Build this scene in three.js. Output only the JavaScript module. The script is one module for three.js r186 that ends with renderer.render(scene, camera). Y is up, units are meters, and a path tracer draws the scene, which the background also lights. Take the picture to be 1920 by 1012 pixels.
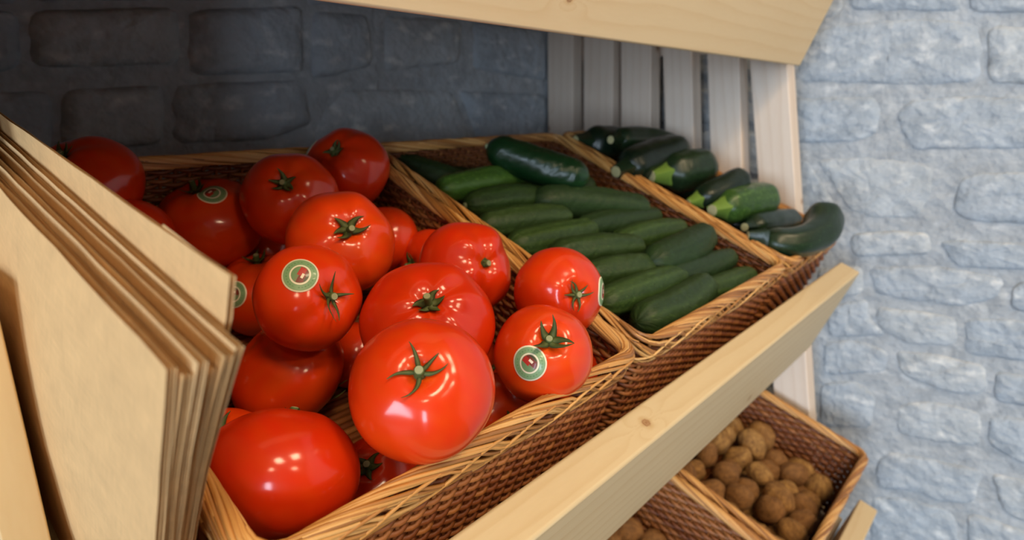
import * as THREE from 'three';
import { RoundedBoxGeometry } from 'three/addons/geometries/RoundedBoxGeometry.js';
import { mergeGeometries } from 'three/addons/utils/BufferGeometryUtils.js';
import { ImprovedNoise } from 'three/addons/math/ImprovedNoise.js';
import { RectAreaLightUniformsLib } from 'three/addons/lights/RectAreaLightUniformsLib.js';
RectAreaLightUniformsLib.init();

/* ---------- camera, sky, exposure ---------- */
const scene = new THREE.Scene();
const camera = new THREE.PerspectiveCamera(47.5, 1920 / 1012, 0.02, 60);
camera.position.set(-0.0836, 1.3345, 0.2098);
camera.lookAt(-0.0836 + 0.72663, 1.3345 - 0.2634, 0.2098 - 0.63453);
camera.focus = 0.36;
camera.userData.fStop = 7;
const renderer = new THREE.WebGLRenderer({ antialias: true });
renderer.toneMapping = THREE.LinearToneMapping;
renderer.toneMappingExposure = 1.0;
renderer.shadowMap.enabled = true;
scene.background = new THREE.Color(0.55, 0.72, 1.0);          // plain overcast sky outside the shop window
scene.backgroundIntensity = 0.5;
const WINDOW_LIGHT = 19, DOOR_LIGHT = 26, LAMP_LIGHT = 37;
const ROOM = { x0: -4.2, x1: 1.0, z0: -0.565, z1: 5.6, h: 2.75 };
// daylight entering by the shop window and the glass shop door in the far wall behind the camera: [z0, z1, y0, y1, light]
const OPENINGS = [[0.2, 2.1, 0.7, 2.3, WINDOW_LIGHT], [3.7, 4.75, 0, 2.1, DOOR_LIGHT]];
for (const [z0, z1, y0, y1, nits] of OPENINGS) {
  const day = new THREE.RectAreaLight(new THREE.Color(0.68, 0.83, 1.0), nits, z1 - z0 - 0.1, y1 - y0 - 0.1);
  day.position.set(ROOM.x0 + 0.03, (y0 + y1) / 2, (z0 + z1) / 2); day.lookAt(ROOM.x0 + 3, (y0 + y1) / 2, (z0 + z1) / 2); scene.add(day);
}

/* ---------- helpers ---------- */
let seed = 7;
const rnd = () => { seed = (seed * 1664525 + 1013904223) >>> 0; return seed / 4294967296; };
const rr = (a, b) => a + (b - a) * rnd();
const N3 = new ImprovedNoise();
const V = (x, y, z) => new THREE.Vector3(x, y, z);
const names = {};
const numbered = (n) => { const k = (names[n] = (names[n] ?? -1) + 1); return k ? n + '_' + String(k).padStart(3, '0') : n; };
const shade = (o) => { o.castShadow = o.receiveShadow = true; return o; };
function thing(name, label, category, group) {
  const o = new THREE.Group(); o.name = numbered(name); o.userData = { label, category };
  if (group) o.userData.group = group;
  scene.add(o); return o;
}
function part(name, geo, mat, parent, label) {
  const m = shade(new THREE.Mesh(geo, mat)); m.name = parent ? name : numbered(name);
  if (label) m.userData.label = label;
  (parent ?? scene).add(m); return m;
}
function struct(name, geo, mat) { const m = part(name, geo, mat); m.userData.kind = 'structure'; return m; }
const box = (w, h, d, r = 0.002) => new RoundedBoxGeometry(w, h, d, 2, Math.min(r, w / 2.2, h / 2.2, d / 2.2));
// uv in metres: u along the long axis, v along the wider of the two others
function woodUV(g, long, off = 0, offv = 0) {
  const p = g.attributes.position, n = g.attributes.normal, uv = new Float32Array(p.count * 2);
  const ax = ['x', 'y', 'z'], L = ax.indexOf(long), o = [0, 1, 2].filter((i) => i !== L);
  for (let i = 0; i < p.count; i++) {
    const c = [p.getX(i), p.getY(i), p.getZ(i)], m = [n.getX(i), n.getY(i), n.getZ(i)].map(Math.abs);
    const across = m[o[0]] > m[o[1]] ? o[1] : o[0];
    uv[2 * i] = c[L] + off; uv[2 * i + 1] = c[across] + offv + (across === o[1] ? 0.37 : 0);
    if (m[L] > 0.7) { uv[2 * i] = c[o[0]] * 0.15 + off; uv[2 * i + 1] = c[o[1]]; }
  }
  g.setAttribute('uv', new THREE.BufferAttribute(uv, 2)); return g;
}
function pixels(w, h, f, srgb = true) {
  const d = new Uint8Array(w * h * 4);
  for (let y = 0; y < h; y++) for (let x = 0; x < w; x++) {
    const c = f(x, y), i = (y * w + x) * 4;
    d[i] = c[0]; d[i + 1] = c[1]; d[i + 2] = c[2]; d[i + 3] = 255;
  }
  const t = new THREE.DataTexture(d, w, h); t.wrapS = t.wrapT = THREE.RepeatWrapping;
  t.magFilter = t.minFilter = THREE.LinearFilter; if (srgb) t.colorSpace = THREE.SRGBColorSpace; t.needsUpdate = true; return t;
}
const mixc = (a, b, t) => [0, 1, 2].map((i) => a[i] + (b[i] - a[i]) * t);
const clamp = (x) => Math.max(0, Math.min(1, x));
const fbm = (x, y, z, o = 4) => { let s = 0, a = 0.5; for (let i = 0; i < o; i++) { s += a * N3.noise(x, y, z); x *= 2.03; y *= 2.03; z += 7.1; a *= 0.5; } return s; };
// pine: growth rings as long streaks, bent round knots. lm x vm metres, knots [u, v, size]
function pine(lm, vm, sd, knots, light, dark) {
  const w = 1024, h = 256;
  const t = pixels(w, h, (x, y) => {
    const u = (x / w) * lm, v = (y / h) * vm;
    let ring = v * 62 + 2.2 * fbm(u * 1.1, v * 5, sd) + 0.25 * fbm(u * 9, v * 40, sd + 3), kd = 0, kr = 0;
    for (const [ku, kv, ks] of knots) {
      const du = (u - ku) / (ks * 2.1), dv = (v - kv) / ks, q = Math.exp(-(du * du + dv * dv) * 0.35), dd = Math.hypot((u - ku) * 0.85, v - kv) / ks;
      ring += q * 3.2 * Math.sign(dv || 1) * (1 - Math.exp(-Math.abs(dv) * 2));
      const rim = dd + 0.12 * fbm(u * 160, v * 160, sd);
      kd = Math.max(kd, clamp((0.62 - rim) * 9)); kr = Math.max(kr, clamp((1.15 - rim) * 2.2) * 0.5);
    }
    const s = ring - Math.floor(ring), line = Math.pow(s, 3) * (1 - clamp((s - 0.9) * 10));
    let c = mixc(light, dark, clamp(0.3 * line + 0.2 * fbm(u * 4, v * 26, sd + 9) + 0.1 * fbm(u * 60, v * 420, sd + 5, 2) + kr * 0.7));
    if (kd > 0) c = mixc(c, [132, 84, 48], kd * 0.7 * (0.75 + 0.25 * Math.sin(Math.hypot(u - knots[0][0], v - knots[0][1]) * 2600)));
    return c;
  });
  t.repeat.set(1 / lm, 1 / vm);
  return new THREE.MeshPhysicalMaterial({ map: t, roughness: 0.55, specularIntensity: 0.6 });
}
const PINE_L = [210, 188, 148], PINE_D = [182, 146, 98];
/* ---------- room ---------- */
const matPlaster = new THREE.MeshStandardMaterial({ color: 0x5c564e, roughness: 0.9 });
const matCeil = new THREE.MeshStandardMaterial({ color: 0x77736b, roughness: 0.95 });
const matFloor = new THREE.MeshStandardMaterial({
  roughness: 0.5,
  map: (() => { const t = pixels(256, 256, (x, y) => mixc([92, 82, 72], [70, 63, 56], clamp(0.5 + fbm(x / 30, y / 30, 4)))); t.repeat.set(0.5, 0.5); return t; })(),
});
const boxAt = (x0, x1, y0, y1, z0, z1) => { const g = new THREE.BoxGeometry(x1 - x0, y1 - y0, z1 - z0); g.translate((x0 + x1) / 2, (y0 + y1) / 2, (z0 + z1) / 2); return g; };
const T = 0.2, R_ = ROOM;
struct('floor', boxAt(R_.x0 - T, R_.x1 + T, -T, 0, R_.z0 - T, R_.z1 + T), matFloor);
struct('ceiling', boxAt(R_.x0 - T, R_.x1 + T, R_.h, R_.h + T, R_.z0 - T, R_.z1 + T), matCeil);
struct('wall_front', boxAt(R_.x0 - T, R_.x1 + T, 0, R_.h, R_.z1, R_.z1 + T), matPlaster);
{ // the wall with the shop window and the glass door, behind the camera
  const a = R_.x0 - T, b = R_.x0, [w, d] = OPENINGS, xm = R_.x0 - 0.12, f = 0.05, glass = new THREE.MeshPhysicalMaterial({ color: 0xffffff, transmission: 1, roughness: 0, thickness: 0 }), grey = new THREE.MeshStandardMaterial({ color: 0x8b8f94, roughness: 0.5 });
  struct('wall_left', mergeGeometries([boxAt(a, b, 0, R_.h, R_.z0, w[0]), boxAt(a, b, 0, w[2], w[0], w[1]), boxAt(a, b, w[3], R_.h, w[0], w[1]), boxAt(a, b, 0, R_.h, w[1], d[0]), boxAt(a, b, d[3], R_.h, d[0], d[1]), boxAt(a, b, 0, R_.h, d[1], R_.z1)]), matPlaster);
  [['window_1', w], ['door_1', d]].forEach(([name, [z0, z1, y0, y1]]) => {
    const fr = [[y0, y0 + f, z0, z1], [y1 - f, y1, z0, z1], [y0 + f, y1 - f, z0, z0 + f], [y0 + f, y1 - f, z1 - f, z1]];
    const o = struct(name, mergeGeometries(fr.map(([p, q, r, s]) => boxAt(xm - 0.03, xm + 0.03, p, q, r, s))), grey);
    part('pane', boxAt(xm - 0.004, xm + 0.004, y0 + f, y1 - f, z0 + f, z1 - f), glass, o);
  });
}
// painted rubble stone: pale blue-grey paint, worn off to a chalky white in grains and patches
const paint = (sd, base, chalk) => {
  const t = pixels(512, 512, (x, y) => {
    const u = x / 512, v = y / 512, a = fbm(u * 9, v * 14, sd, 5), b = fbm(u * 16, v * 26, sd + 5, 5), c = fbm(u * 110, v * 110, sd + 11, 2);
    let q = mixc(base, base.map((k) => k * 0.86), clamp(0.5 + 1.1 * a + 0.5 * c));
    return mixc(q, chalk, clamp((b + 0.5 * a + 0.25 * c - 0.1) * 2.4) * 0.75);
  });
  t.repeat.set(2, 2);
  const bmp = pixels(512, 512, (x, y) => { const k = 128 + 150 * fbm(x / 22, y / 22, sd + 2, 5); return [k, k, k]; }, false); bmp.repeat.set(2, 2);
  return new THREE.MeshStandardMaterial({ map: t, roughness: 0.82, bumpMap: bmp, bumpScale: 0.007 });
};
const matStones = [paint(3, [176, 184, 192], [222, 222, 220]), paint(23, [184, 190, 195], [226, 225, 221]), paint(41, [172, 181, 190], [218, 221, 222])];
const matMortar = paint(61, [174, 179, 184], [206, 208, 209]);
const metreUV = (g, ax, ay) => { const p = g.attributes.position, uv = new Float32Array(p.count * 2); for (let i = 0; i < p.count; i++) { uv[2 * i] = p['get' + ax](i); uv[2 * i + 1] = p['get' + ay](i); } g.setAttribute('uv', new THREE.BufferAttribute(uv, 2)); return g; };
const wallBack = struct('wall_back', metreUV(boxAt(R_.x0, R_.x1 + T, 0, R_.h, R_.z0 - T, R_.z0), 'X', 'Y'), matMortar);
const wallEnd = struct('wall_right', metreUV(boxAt(R_.x1, R_.x1 + T, 0, R_.h, R_.z0, R_.z1), 'Z', 'Y'), matMortar);
// one stone: a rounded irregular outline (a, y on the wall plane), pillowed and rough
function stoneGeo(poly, depth) {
  const c = poly.reduce((s, p) => [s[0] + p[0] / poly.length, s[1] + p[1] / poly.length], [0, 0]);
  const ins = poly.map(([a, y]) => [a - (c[0] - a) * 0.015, y - (c[1] - y) * 0.04]);
  const curve = [];
  for (let i = 0; i < ins.length; i++) { // chamfered corners, wobbling edges
    const p = ins[i], q = ins[(i + 1) % ins.length], o = ins[(i + ins.length - 1) % ins.length];
    const l1 = Math.hypot(q[0] - p[0], q[1] - p[1]), l0 = Math.hypot(o[0] - p[0], o[1] - p[1]), k = Math.min(0.014, l1 * 0.3, l0 * 0.3);
    const e0 = [p[0] + (o[0] - p[0]) * k / l0, p[1] + (o[1] - p[1]) * k / l0], e1 = [p[0] + (q[0] - p[0]) * k / l1, p[1] + (q[1] - p[1]) * k / l1];
    for (let s = 0; s < 3; s++) { const t = s / 3; curve.push([(1 - t) ** 2 * e0[0] + 2 * t * (1 - t) * p[0] + t * t * e1[0], (1 - t) ** 2 * e0[1] + 2 * t * (1 - t) * p[1] + t * t * e1[1]]); }
    const nx = ins[(i + 1) % ins.length], k2 = Math.min(0.014, l1 * 0.3), f1 = [nx[0] + (p[0] - nx[0]) * k2 / l1, nx[1] + (p[1] - nx[1]) * k2 / l1], steps = Math.max(1, Math.round(l1 / 0.014));
    for (let s = 0; s < steps; s++) { const t = s / steps; curve.push([e1[0] + (f1[0] - e1[0]) * t, e1[1] + (f1[1] - e1[1]) * t]); }
  }
  const n = curve.length, rings = [1.02, 0.97, 0.9, 0.8, 0.6, 0.3], pos = [], idx = [];
  const h = [-0.004, 0.2, 0.5, 0.82, 1, 1];
  rings.forEach((r, k) => curve.forEach(([a, y]) => {
    const wob = 1 + (k < 4 ? 0.05 * N3.noise(a * 60, y * 60, 3) : 0), aa = c[0] + (a - c[0]) * r * wob, yy = c[1] + (y - c[1]) * r * wob;
    pos.push(aa, yy, k === 0 ? -0.004 : depth * h[k] * (1 + 0.45 * fbm(aa * 22, yy * 22, depth * 900, 3)) + 0.002 * N3.noise(aa * 130, yy * 130, 1));
  }));
  pos.push(c[0], c[1], depth * (1 + 0.3 * fbm(c[0] * 22, c[1] * 22, depth * 900, 3)));
  for (let k = 0; k < rings.length - 1; k++) for (let i = 0; i < n; i++) { const j = (i + 1) % n, a = k * n + i, b = k * n + j; idx.push(a, b, a + n, b, b + n, a + n); }
  for (let i = 0; i < n; i++) idx.push((rings.length - 1) * n + i, (rings.length - 1) * n + (i + 1) % n, rings.length * n);
  const g = new THREE.BufferGeometry(); g.setAttribute('position', new THREE.Float32BufferAttribute(pos, 3)); g.setIndex(idx);
  const area = curve.reduce((s, p, i) => { const q = curve[(i + 1) % n]; return s + p[0] * q[1] - q[0] * p[1]; }, 0);
  if (area < 0) { const x = g.index.array; for (let i = 0; i < x.length; i += 3) [x[i], x[i + 1]] = [x[i + 1], x[i]]; }
  metreUV(g, 'X', 'Y'); g.computeVertexNormals(); return g;
}
const stone = (poly, onEnd, depth, m) => {
  const g = stoneGeo(poly, depth);
  const o = part('stone', g, m, onEnd ? wallEnd : wallBack);
  if (onEnd) { o.rotation.y = -Math.PI / 2; o.position.x = R_.x1; } else o.position.z = R_.z0;
};
const STONE_END = [
  [[-0.132,1.432],[-0.081,1.449],[0.037,1.448],[0.102,1.438],[0.116,1.362],[0.03,1.361],[-0.124,1.368]],
  [[0.111,1.433],[0.188,1.425],[0.2,1.357],[0.124,1.361]],
  [[-0.072,1.548],[0.067,1.529],[0.078,1.456],[-0.061,1.469]],
  [[0.076,1.527],[0.172,1.514],[0.185,1.444],[0.088,1.453]],
  [[-0.146,1.536],[-0.081,1.55],[-0.07,1.466],[-0.128,1.453]],
  [[-0.131,1.34],[-0.009,1.342],[0.002,1.317],[-0.001,1.288],[-0.029,1.277],[-0.123,1.27]],
  [[0.02,1.317],[0.034,1.336],[0.096,1.342],[0.203,1.341],[0.214,1.279],[0.05,1.268],[0.033,1.29]],
  [[-0.083,1.245],[0.004,1.251],[0.077,1.246],[0.084,1.208],[0.071,1.171],[0.016,1.161],[-0.022,1.169],[-0.05,1.205]],
  [[-0.12,1.243],[-0.095,1.242],[-0.061,1.199],[-0.033,1.159],[-0.035,1.146],[-0.108,1.136]],
  [[0.114,1.23],[0.143,1.24],[0.22,1.245],[0.232,1.177],[0.13,1.171],[0.108,1.188]],
  [[-0.017,1.131],[0.047,1.145],[0.089,1.146],[0.096,1.116],[-0.009,1.095]],
  [[0.103,1.136],[0.128,1.142],[0.237,1.15],[0.243,1.116],[0.134,1.103],[0.12,1.112]],
  [[0.019,1.082],[0.102,1.099],[0.188,1.095],[0.183,1.066],[0.143,1.045],[0.077,1.04],[0.027,1.043]],
  [[-0.057,1.066],[0.008,1.082],[0.017,1.038],[-0.05,1.011]],
  [[0.197,1.092],[0.246,1.102],[0.255,1.051],[0.198,1.053]],
  [[-0.035,1.006],[0.023,1.028],[0.031,0.998],[0.058,0.977],[-0.026,0.952]],
  [[0.036,1.019],[0.107,1.026],[0.143,1.025],[0.148,0.984],[0.087,0.969],[0.042,0.989]],
  [[0.15,1.025],[0.194,1.037],[0.257,1.037],[0.267,0.985],[0.16,0.975]],
  [[-0.032,0.94],[0.014,0.957],[0.064,0.95],[0.065,0.917],[-0.024,0.882]],
  [[0.071,0.954],[0.13,0.963],[0.189,0.961],[0.194,0.919],[0.152,0.908],[0.087,0.917]],
  [[0.197,0.957],[0.271,0.962],[0.278,0.92],[0.204,0.911]],
  [[-0.028,0.865],[0.023,0.887],[0.057,0.87],[0.058,0.812],[-0.019,0.789]],
  [[0.088,0.865],[0.128,0.885],[0.194,0.888],[0.201,0.835],[0.151,0.823],[0.095,0.816]],
  [[0.202,0.888],[0.282,0.901],[0.295,0.827],[0.251,0.827],[0.208,0.842]],
  [[0.072,0.755],[0.092,0.781],[0.209,0.797],[0.21,0.74],[0.167,0.722],[0.137,0.728],[0.08,0.708]],
  [[0.219,0.797],[0.298,0.807],[0.311,0.734],[0.244,0.74]],
  [[0.074,0.687],[0.132,0.71],[0.189,0.71],[0.206,0.648],[0.088,0.583]],
  [[0.203,0.72],[0.24,0.724],[0.314,0.717],[0.323,0.668],[0.218,0.635]],
];
const STONE_BACK = [
  [[0.392,1.301],[0.441,1.352],[0.653,1.352],[0.696,1.272],[0.695,1.237],[0.388,1.258]],
  [[0.669,1.352],[0.906,1.349],[0.909,1.222],[0.712,1.265]],
  [[0.4,1.451],[0.492,1.453],[0.493,1.387],[0.434,1.372],[0.392,1.367]],
  [[0.521,1.456],[0.678,1.463],[0.671,1.399],[0.513,1.38]],
  [[0.706,1.465],[0.903,1.464],[0.905,1.377],[0.701,1.39]],
  [[0.214,1.353],[0.38,1.363],[0.386,1.306],[0.315,1.288],[0.205,1.289]],
  [[0.105,1.346],[0.203,1.353],[0.194,1.289],[0.095,1.285]],
  [[0.008,1.342],[0.096,1.345],[0.086,1.283],[-0.003,1.284]],
  [[0.242,1.435],[0.386,1.455],[0.381,1.375],[0.233,1.365]],
  [[0.091,1.42],[0.231,1.437],[0.223,1.377],[0.083,1.368]],
  [[0.006,1.409],[0.083,1.419],[0.074,1.365],[-0.003,1.358]],
  [[0.102,1.487],[0.218,1.507],[0.209,1.444],[0.093,1.429]],
  [[0.229,1.509],[0.385,1.537],[0.378,1.465],[0.221,1.445]],
  [[0.018,1.472],[0.094,1.485],[0.084,1.426],[0.008,1.418]],
  [[0.401,1.54],[0.6,1.575],[0.595,1.474],[0.393,1.46]],
  [[0.616,1.578],[0.898,1.628],[0.902,1.483],[0.611,1.472]],
];
STONE_END.forEach((p, i) => { if (p.every(([z]) => z < 0.4)) stone(p, true, rr(0.003, 0.006), matStones[i % 3]); });
STONE_BACK.forEach((p, i) => stone(p, false, rr(0.008, 0.014), matStones[(i + 1) % 3]));
// the same coursing goes on where the rack or the frame edge hides or cuts it
function courses(onEnd, a0, a1, y0, y1) {
  for (let y = y0; y < y1 - 0.04;) {
    const h = rr(0.075, 0.105);
    for (let a = a0 + rr(-0.1, 0); a < a1 - 0.03;) {
      const w = rr(0.14, 0.27), l = Math.max(a, a0), r = Math.min(a + w, a1);
      if (r - l > 0.05) { const j = () => rr(-0.006, 0.006); stone([[l + 0.006, y + j()], [r - 0.006, y + j()], [r - 0.006 + j(), y + h - 0.014 + j()], [l + 0.006 + j(), y + h - 0.014 + j()]], onEnd, rr(0.006, 0.011), matStones[Math.floor(rnd() * 3)]); }
      a += w + 0.006;
    }
    y += h;
  }
}
courses(true, -0.56, -0.15, 0.55, 1.62);
courses(true, 0.33, 0.8, 0.6, 1.65);
courses(false, 0.0, 0.98, 0.78, 1.23);
courses(false, -0.75, -0.02, 1.05, 1.6);
/* ---------- the display rack: two sloping shelves in view and the one above ---------- */
const A = THREE.MathUtils.degToRad(22), A2 = THREE.MathUtils.degToRad(18);
const frame = (y, z, a) => ({ a, p: (x, s, n) => V(x, y + s * Math.sin(a) + n * Math.cos(a), z - s * Math.cos(a) + n * Math.sin(a)) });
const MID = frame(1.15, 0, A), LOW = frame(0.831, 0.085, A2), TOP = frame(1.15 + 0.416 - 0.0, -0.063, A);
const rack = thing('display_rack', 'pale pine rack with sloping shelves, raised front boards and slatted sides in the stone corner', 'rack');
const M_lip = pine(1.3, 0.25, 3, [[0.31, 0.191, 0.006], [0.62, 0.03, 0.007]], PINE_L, PINE_D);
const M_fascia = pine(1.3, 0.25, 17, [[0.21, 0.026, 0.006], [0.95, 0.04, 0.006]], [222, 194, 150], [200, 158, 106]);
const M_plank = pine(1.3, 0.25, 31, [[0.4, 0.1, 0.01]], [216, 186, 138], [180, 134, 80]);
const SLAT_KNOTS = [[[0.3, 0.12, 0.007]], [[0.9, 0.1, 0.005]], [[0.44, 0.035, 0.009]], [[0.22, 0.03, 0.007]], [[0.7, 0.05, 0.006]], [[0.2, 0.04, 0.006]]];
const M_slats = SLAT_KNOTS.map((k, i) => pine(1.0, 0.25, 50 + 7 * i, k, [222, 205, 188], [190, 160, 134]));
function alongX(name, f, x0, x1, s0, s1, n0, n1, m, label, r = 0.003) {
  const g = woodUV(box(x1 - x0, n1 - n0, s1 - s0, r), 'x', (x1 - x0) / 2, (n1 - n0) / 2);
  const o = part(name, g, m, rack, label); o.position.copy(f.p((x0 + x1) / 2, (s0 + s1) / 2, (n0 + n1) / 2)); o.rotation.x = f.a; return o;
}
const X0 = -0.062, X1 = 0.885;
alongX('front_board', MID, -0.02, X1, -0.045, -0.016, -0.178, -0.036, M_lip);
for (let i = 0; i < 5; i++) alongX('shelf_board', MID, -0.04, X1, -0.014 + i * 0.118, 0.103 + i * 0.118, -0.15, -0.131, M_plank);
alongX('front_board', TOP, -1.2, X1, -0.045, -0.016, -0.178, -0.036, M_fascia);
for (let i = 0; i < 5; i++) alongX('shelf_board', TOP, -1.2, X1, -0.014 + i * 0.108, 0.093 + i * 0.108, -0.15, -0.131, M_plank);
alongX('front_board', LOW, -0.04, 0.872, -0.043, -0.016, -0.2, -0.075, M_lip);
for (let i = 0; i < 4; i++) alongX('shelf_board', LOW, -0.04, X1, -0.014 + i * 0.118, 0.1 + i * 0.118, -0.15, -0.131, M_plank);
// side panels: upright slats on two cross rails
const side = new THREE.Group(); side.name = 'side_panel'; rack.add(side);
const SLATS = [[-0.559, -0.497, -0.552, -0.484], [-0.475, -0.41, -0.466, -0.394], [-0.396, -0.334, -0.378, -0.312], [-0.313, -0.262, -0.28, -0.221], [-0.237, -0.182, -0.194, -0.137], [-0.168, -0.113, -0.106, -0.05]]; // z of both edges at y = 1.40 and y = 1.05
SLATS.forEach(([a, b, c, d], i) => {
  const lean = Math.atan2((c + d - a - b) / 2, 0.35), w = (b - a + d - c) / 2 * Math.cos(lean) * (i === 5 ? 1 : 0.93);
  const o = part('slat', woodUV(box(0.034, 1.75, w, 0.002), 'y', 0.9, 0.03), M_slats[i], side);
  const k = (y) => (a + b) / 2 + (1.4 - y) * ((c + d - a - b) / 2) / 0.35;
  o.position.set(0.917, 0.885, k(0.885)); o.rotation.x = -lean;
});
const cross = (x, y, z0, z1, parent) => { const o = part('cross_rail', woodUV(box(0.014, 0.04, z1 - z0, 0.002), 'z'), M_slats[4], parent); o.position.set(x, y, (z0 + z1) / 2); };
cross(0.9415, 1.432, -0.55, -0.14, side); cross(0.9415, 0.72, -0.55, -0.05, side);
const side2 = new THREE.Group(); side2.name = 'side_panel'; rack.add(side2);
for (let i = 0; i < 5; i++) {
  const h = i ? 1.75 : 1.252, o = part('slat', woodUV(box(0.017, h, 0.0875, 0.001), 'y', 0.9, 0.03), M_plank, side2); // the foremost one is cut low
  o.position.set(-0.0505, 0.01 + h / 2, -0.156 - i * 0.088);
}
cross(-0.067, 1.5, -0.55, -0.18, side2); cross(-0.067, 0.4, -0.55, -0.1, side2);

/* ---------- wicker baskets ---------- */
const cane = (hex) => new THREE.MeshPhysicalMaterial({ color: hex, roughness: 0.45, clearcoat: 0.15, clearcoatRoughness: 0.4 });
const M_cane = [0xbc8443, 0xc99350, 0xa97034, 0xd4a362, 0x946230].map(cane);
const M_weave = new THREE.MeshPhysicalMaterial({ vertexColors: true, roughness: 0.5, clearcoat: 0.1, clearcoatRoughness: 0.4 });
function loopOf(w, d, r) { // rounded rectangle by arc length: point, outward normal
  const a = w / 2 - r, b = d / 2 - r, q = r * Math.PI / 2, L = 4 * q + 4 * a + 4 * b;
  const seg = [[2 * a, -a, b + r, 1, 0], [q, a, b, Math.PI / 2], [2 * b, a + r, b, 0, -1], [q, a, -b, 0], [2 * a, a, -b - r, -1, 0], [q, -a, -b, -Math.PI / 2], [2 * b, -a - r, -b, 0, 1], [q, -a, b, -Math.PI]];
  return { L, at(t) {
    t = ((t % L) + L) % L;
    for (const s of seg) {
      if (t <= s[0]) {
        if (s.length === 4) { const an = s[3] - t / r; return [s[1] + r * Math.cos(an), s[2] + r * Math.sin(an), Math.cos(an), Math.sin(an)]; }
        return [s[1] + s[3] * t, s[2] + s[4] * t, -s[4], s[3]];
      }
      t -= s[0];
    }
    return [seg[0][1], seg[0][2], 0, 1];
  } };
}
// a tube of `sides` corners through points
function tube(pts, rad, sides, closed = false) {
  const n = pts.length, pos = [], idx = [], t = V(), u = V(), v = V(), up = V(0, 1, 0.02).normalize();
  for (let i = 0; i < n; i++) {
    const p = pts[closed ? (i + n - 1) % n : Math.max(0, i - 1)], q = pts[closed ? (i + 1) % n : Math.min(n - 1, i + 1)];
    t.subVectors(q, p).normalize(); u.crossVectors(t, up); if (u.lengthSq() < 1e-6) u.set(1, 0, 0); u.normalize(); v.crossVectors(u, t);
    const r = typeof rad === 'function' ? rad(i / (n - 1)) : rad;
    for (let k = 0; k < sides; k++) { const an = 2 * Math.PI * k / sides, c = Math.cos(an) * r, s = Math.sin(an) * r; pos.push(pts[i].x + u.x * c + v.x * s, pts[i].y + u.y * c + v.y * s, pts[i].z + u.z * c + v.z * s); }
  }
  const m = closed ? n : n - 1;
  for (let i = 0; i < m; i++) for (let k = 0; k < sides; k++) { const j = (i + 1) % n, l = (k + 1) % sides; idx.push(i * sides + k, i * sides + l, j * sides + k, i * sides + l, j * sides + l, j * sides + k); }
  if (!closed) { for (let k = 1; k < sides - 1; k++) { idx.push(0, k + 1, k); idx.push((n - 1) * sides, (n - 1) * sides + k, (n - 1) * sides + k + 1); } }
  const g = new THREE.BufferGeometry(); g.setAttribute('position', new THREE.Float32BufferAttribute(pos, 3)); g.setIndex(idx); g.computeVertexNormals(); return g;
}
const tinted = (g, c) => { const n = g.attributes.position.count, a = new Float32Array(n * 3); for (let i = 0; i < n; i++) { a[3 * i] = c.r; a[3 * i + 1] = c.g; a[3 * i + 2] = c.b; } g.setAttribute('color', new THREE.BufferAttribute(a, 3)); return g; };
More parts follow.
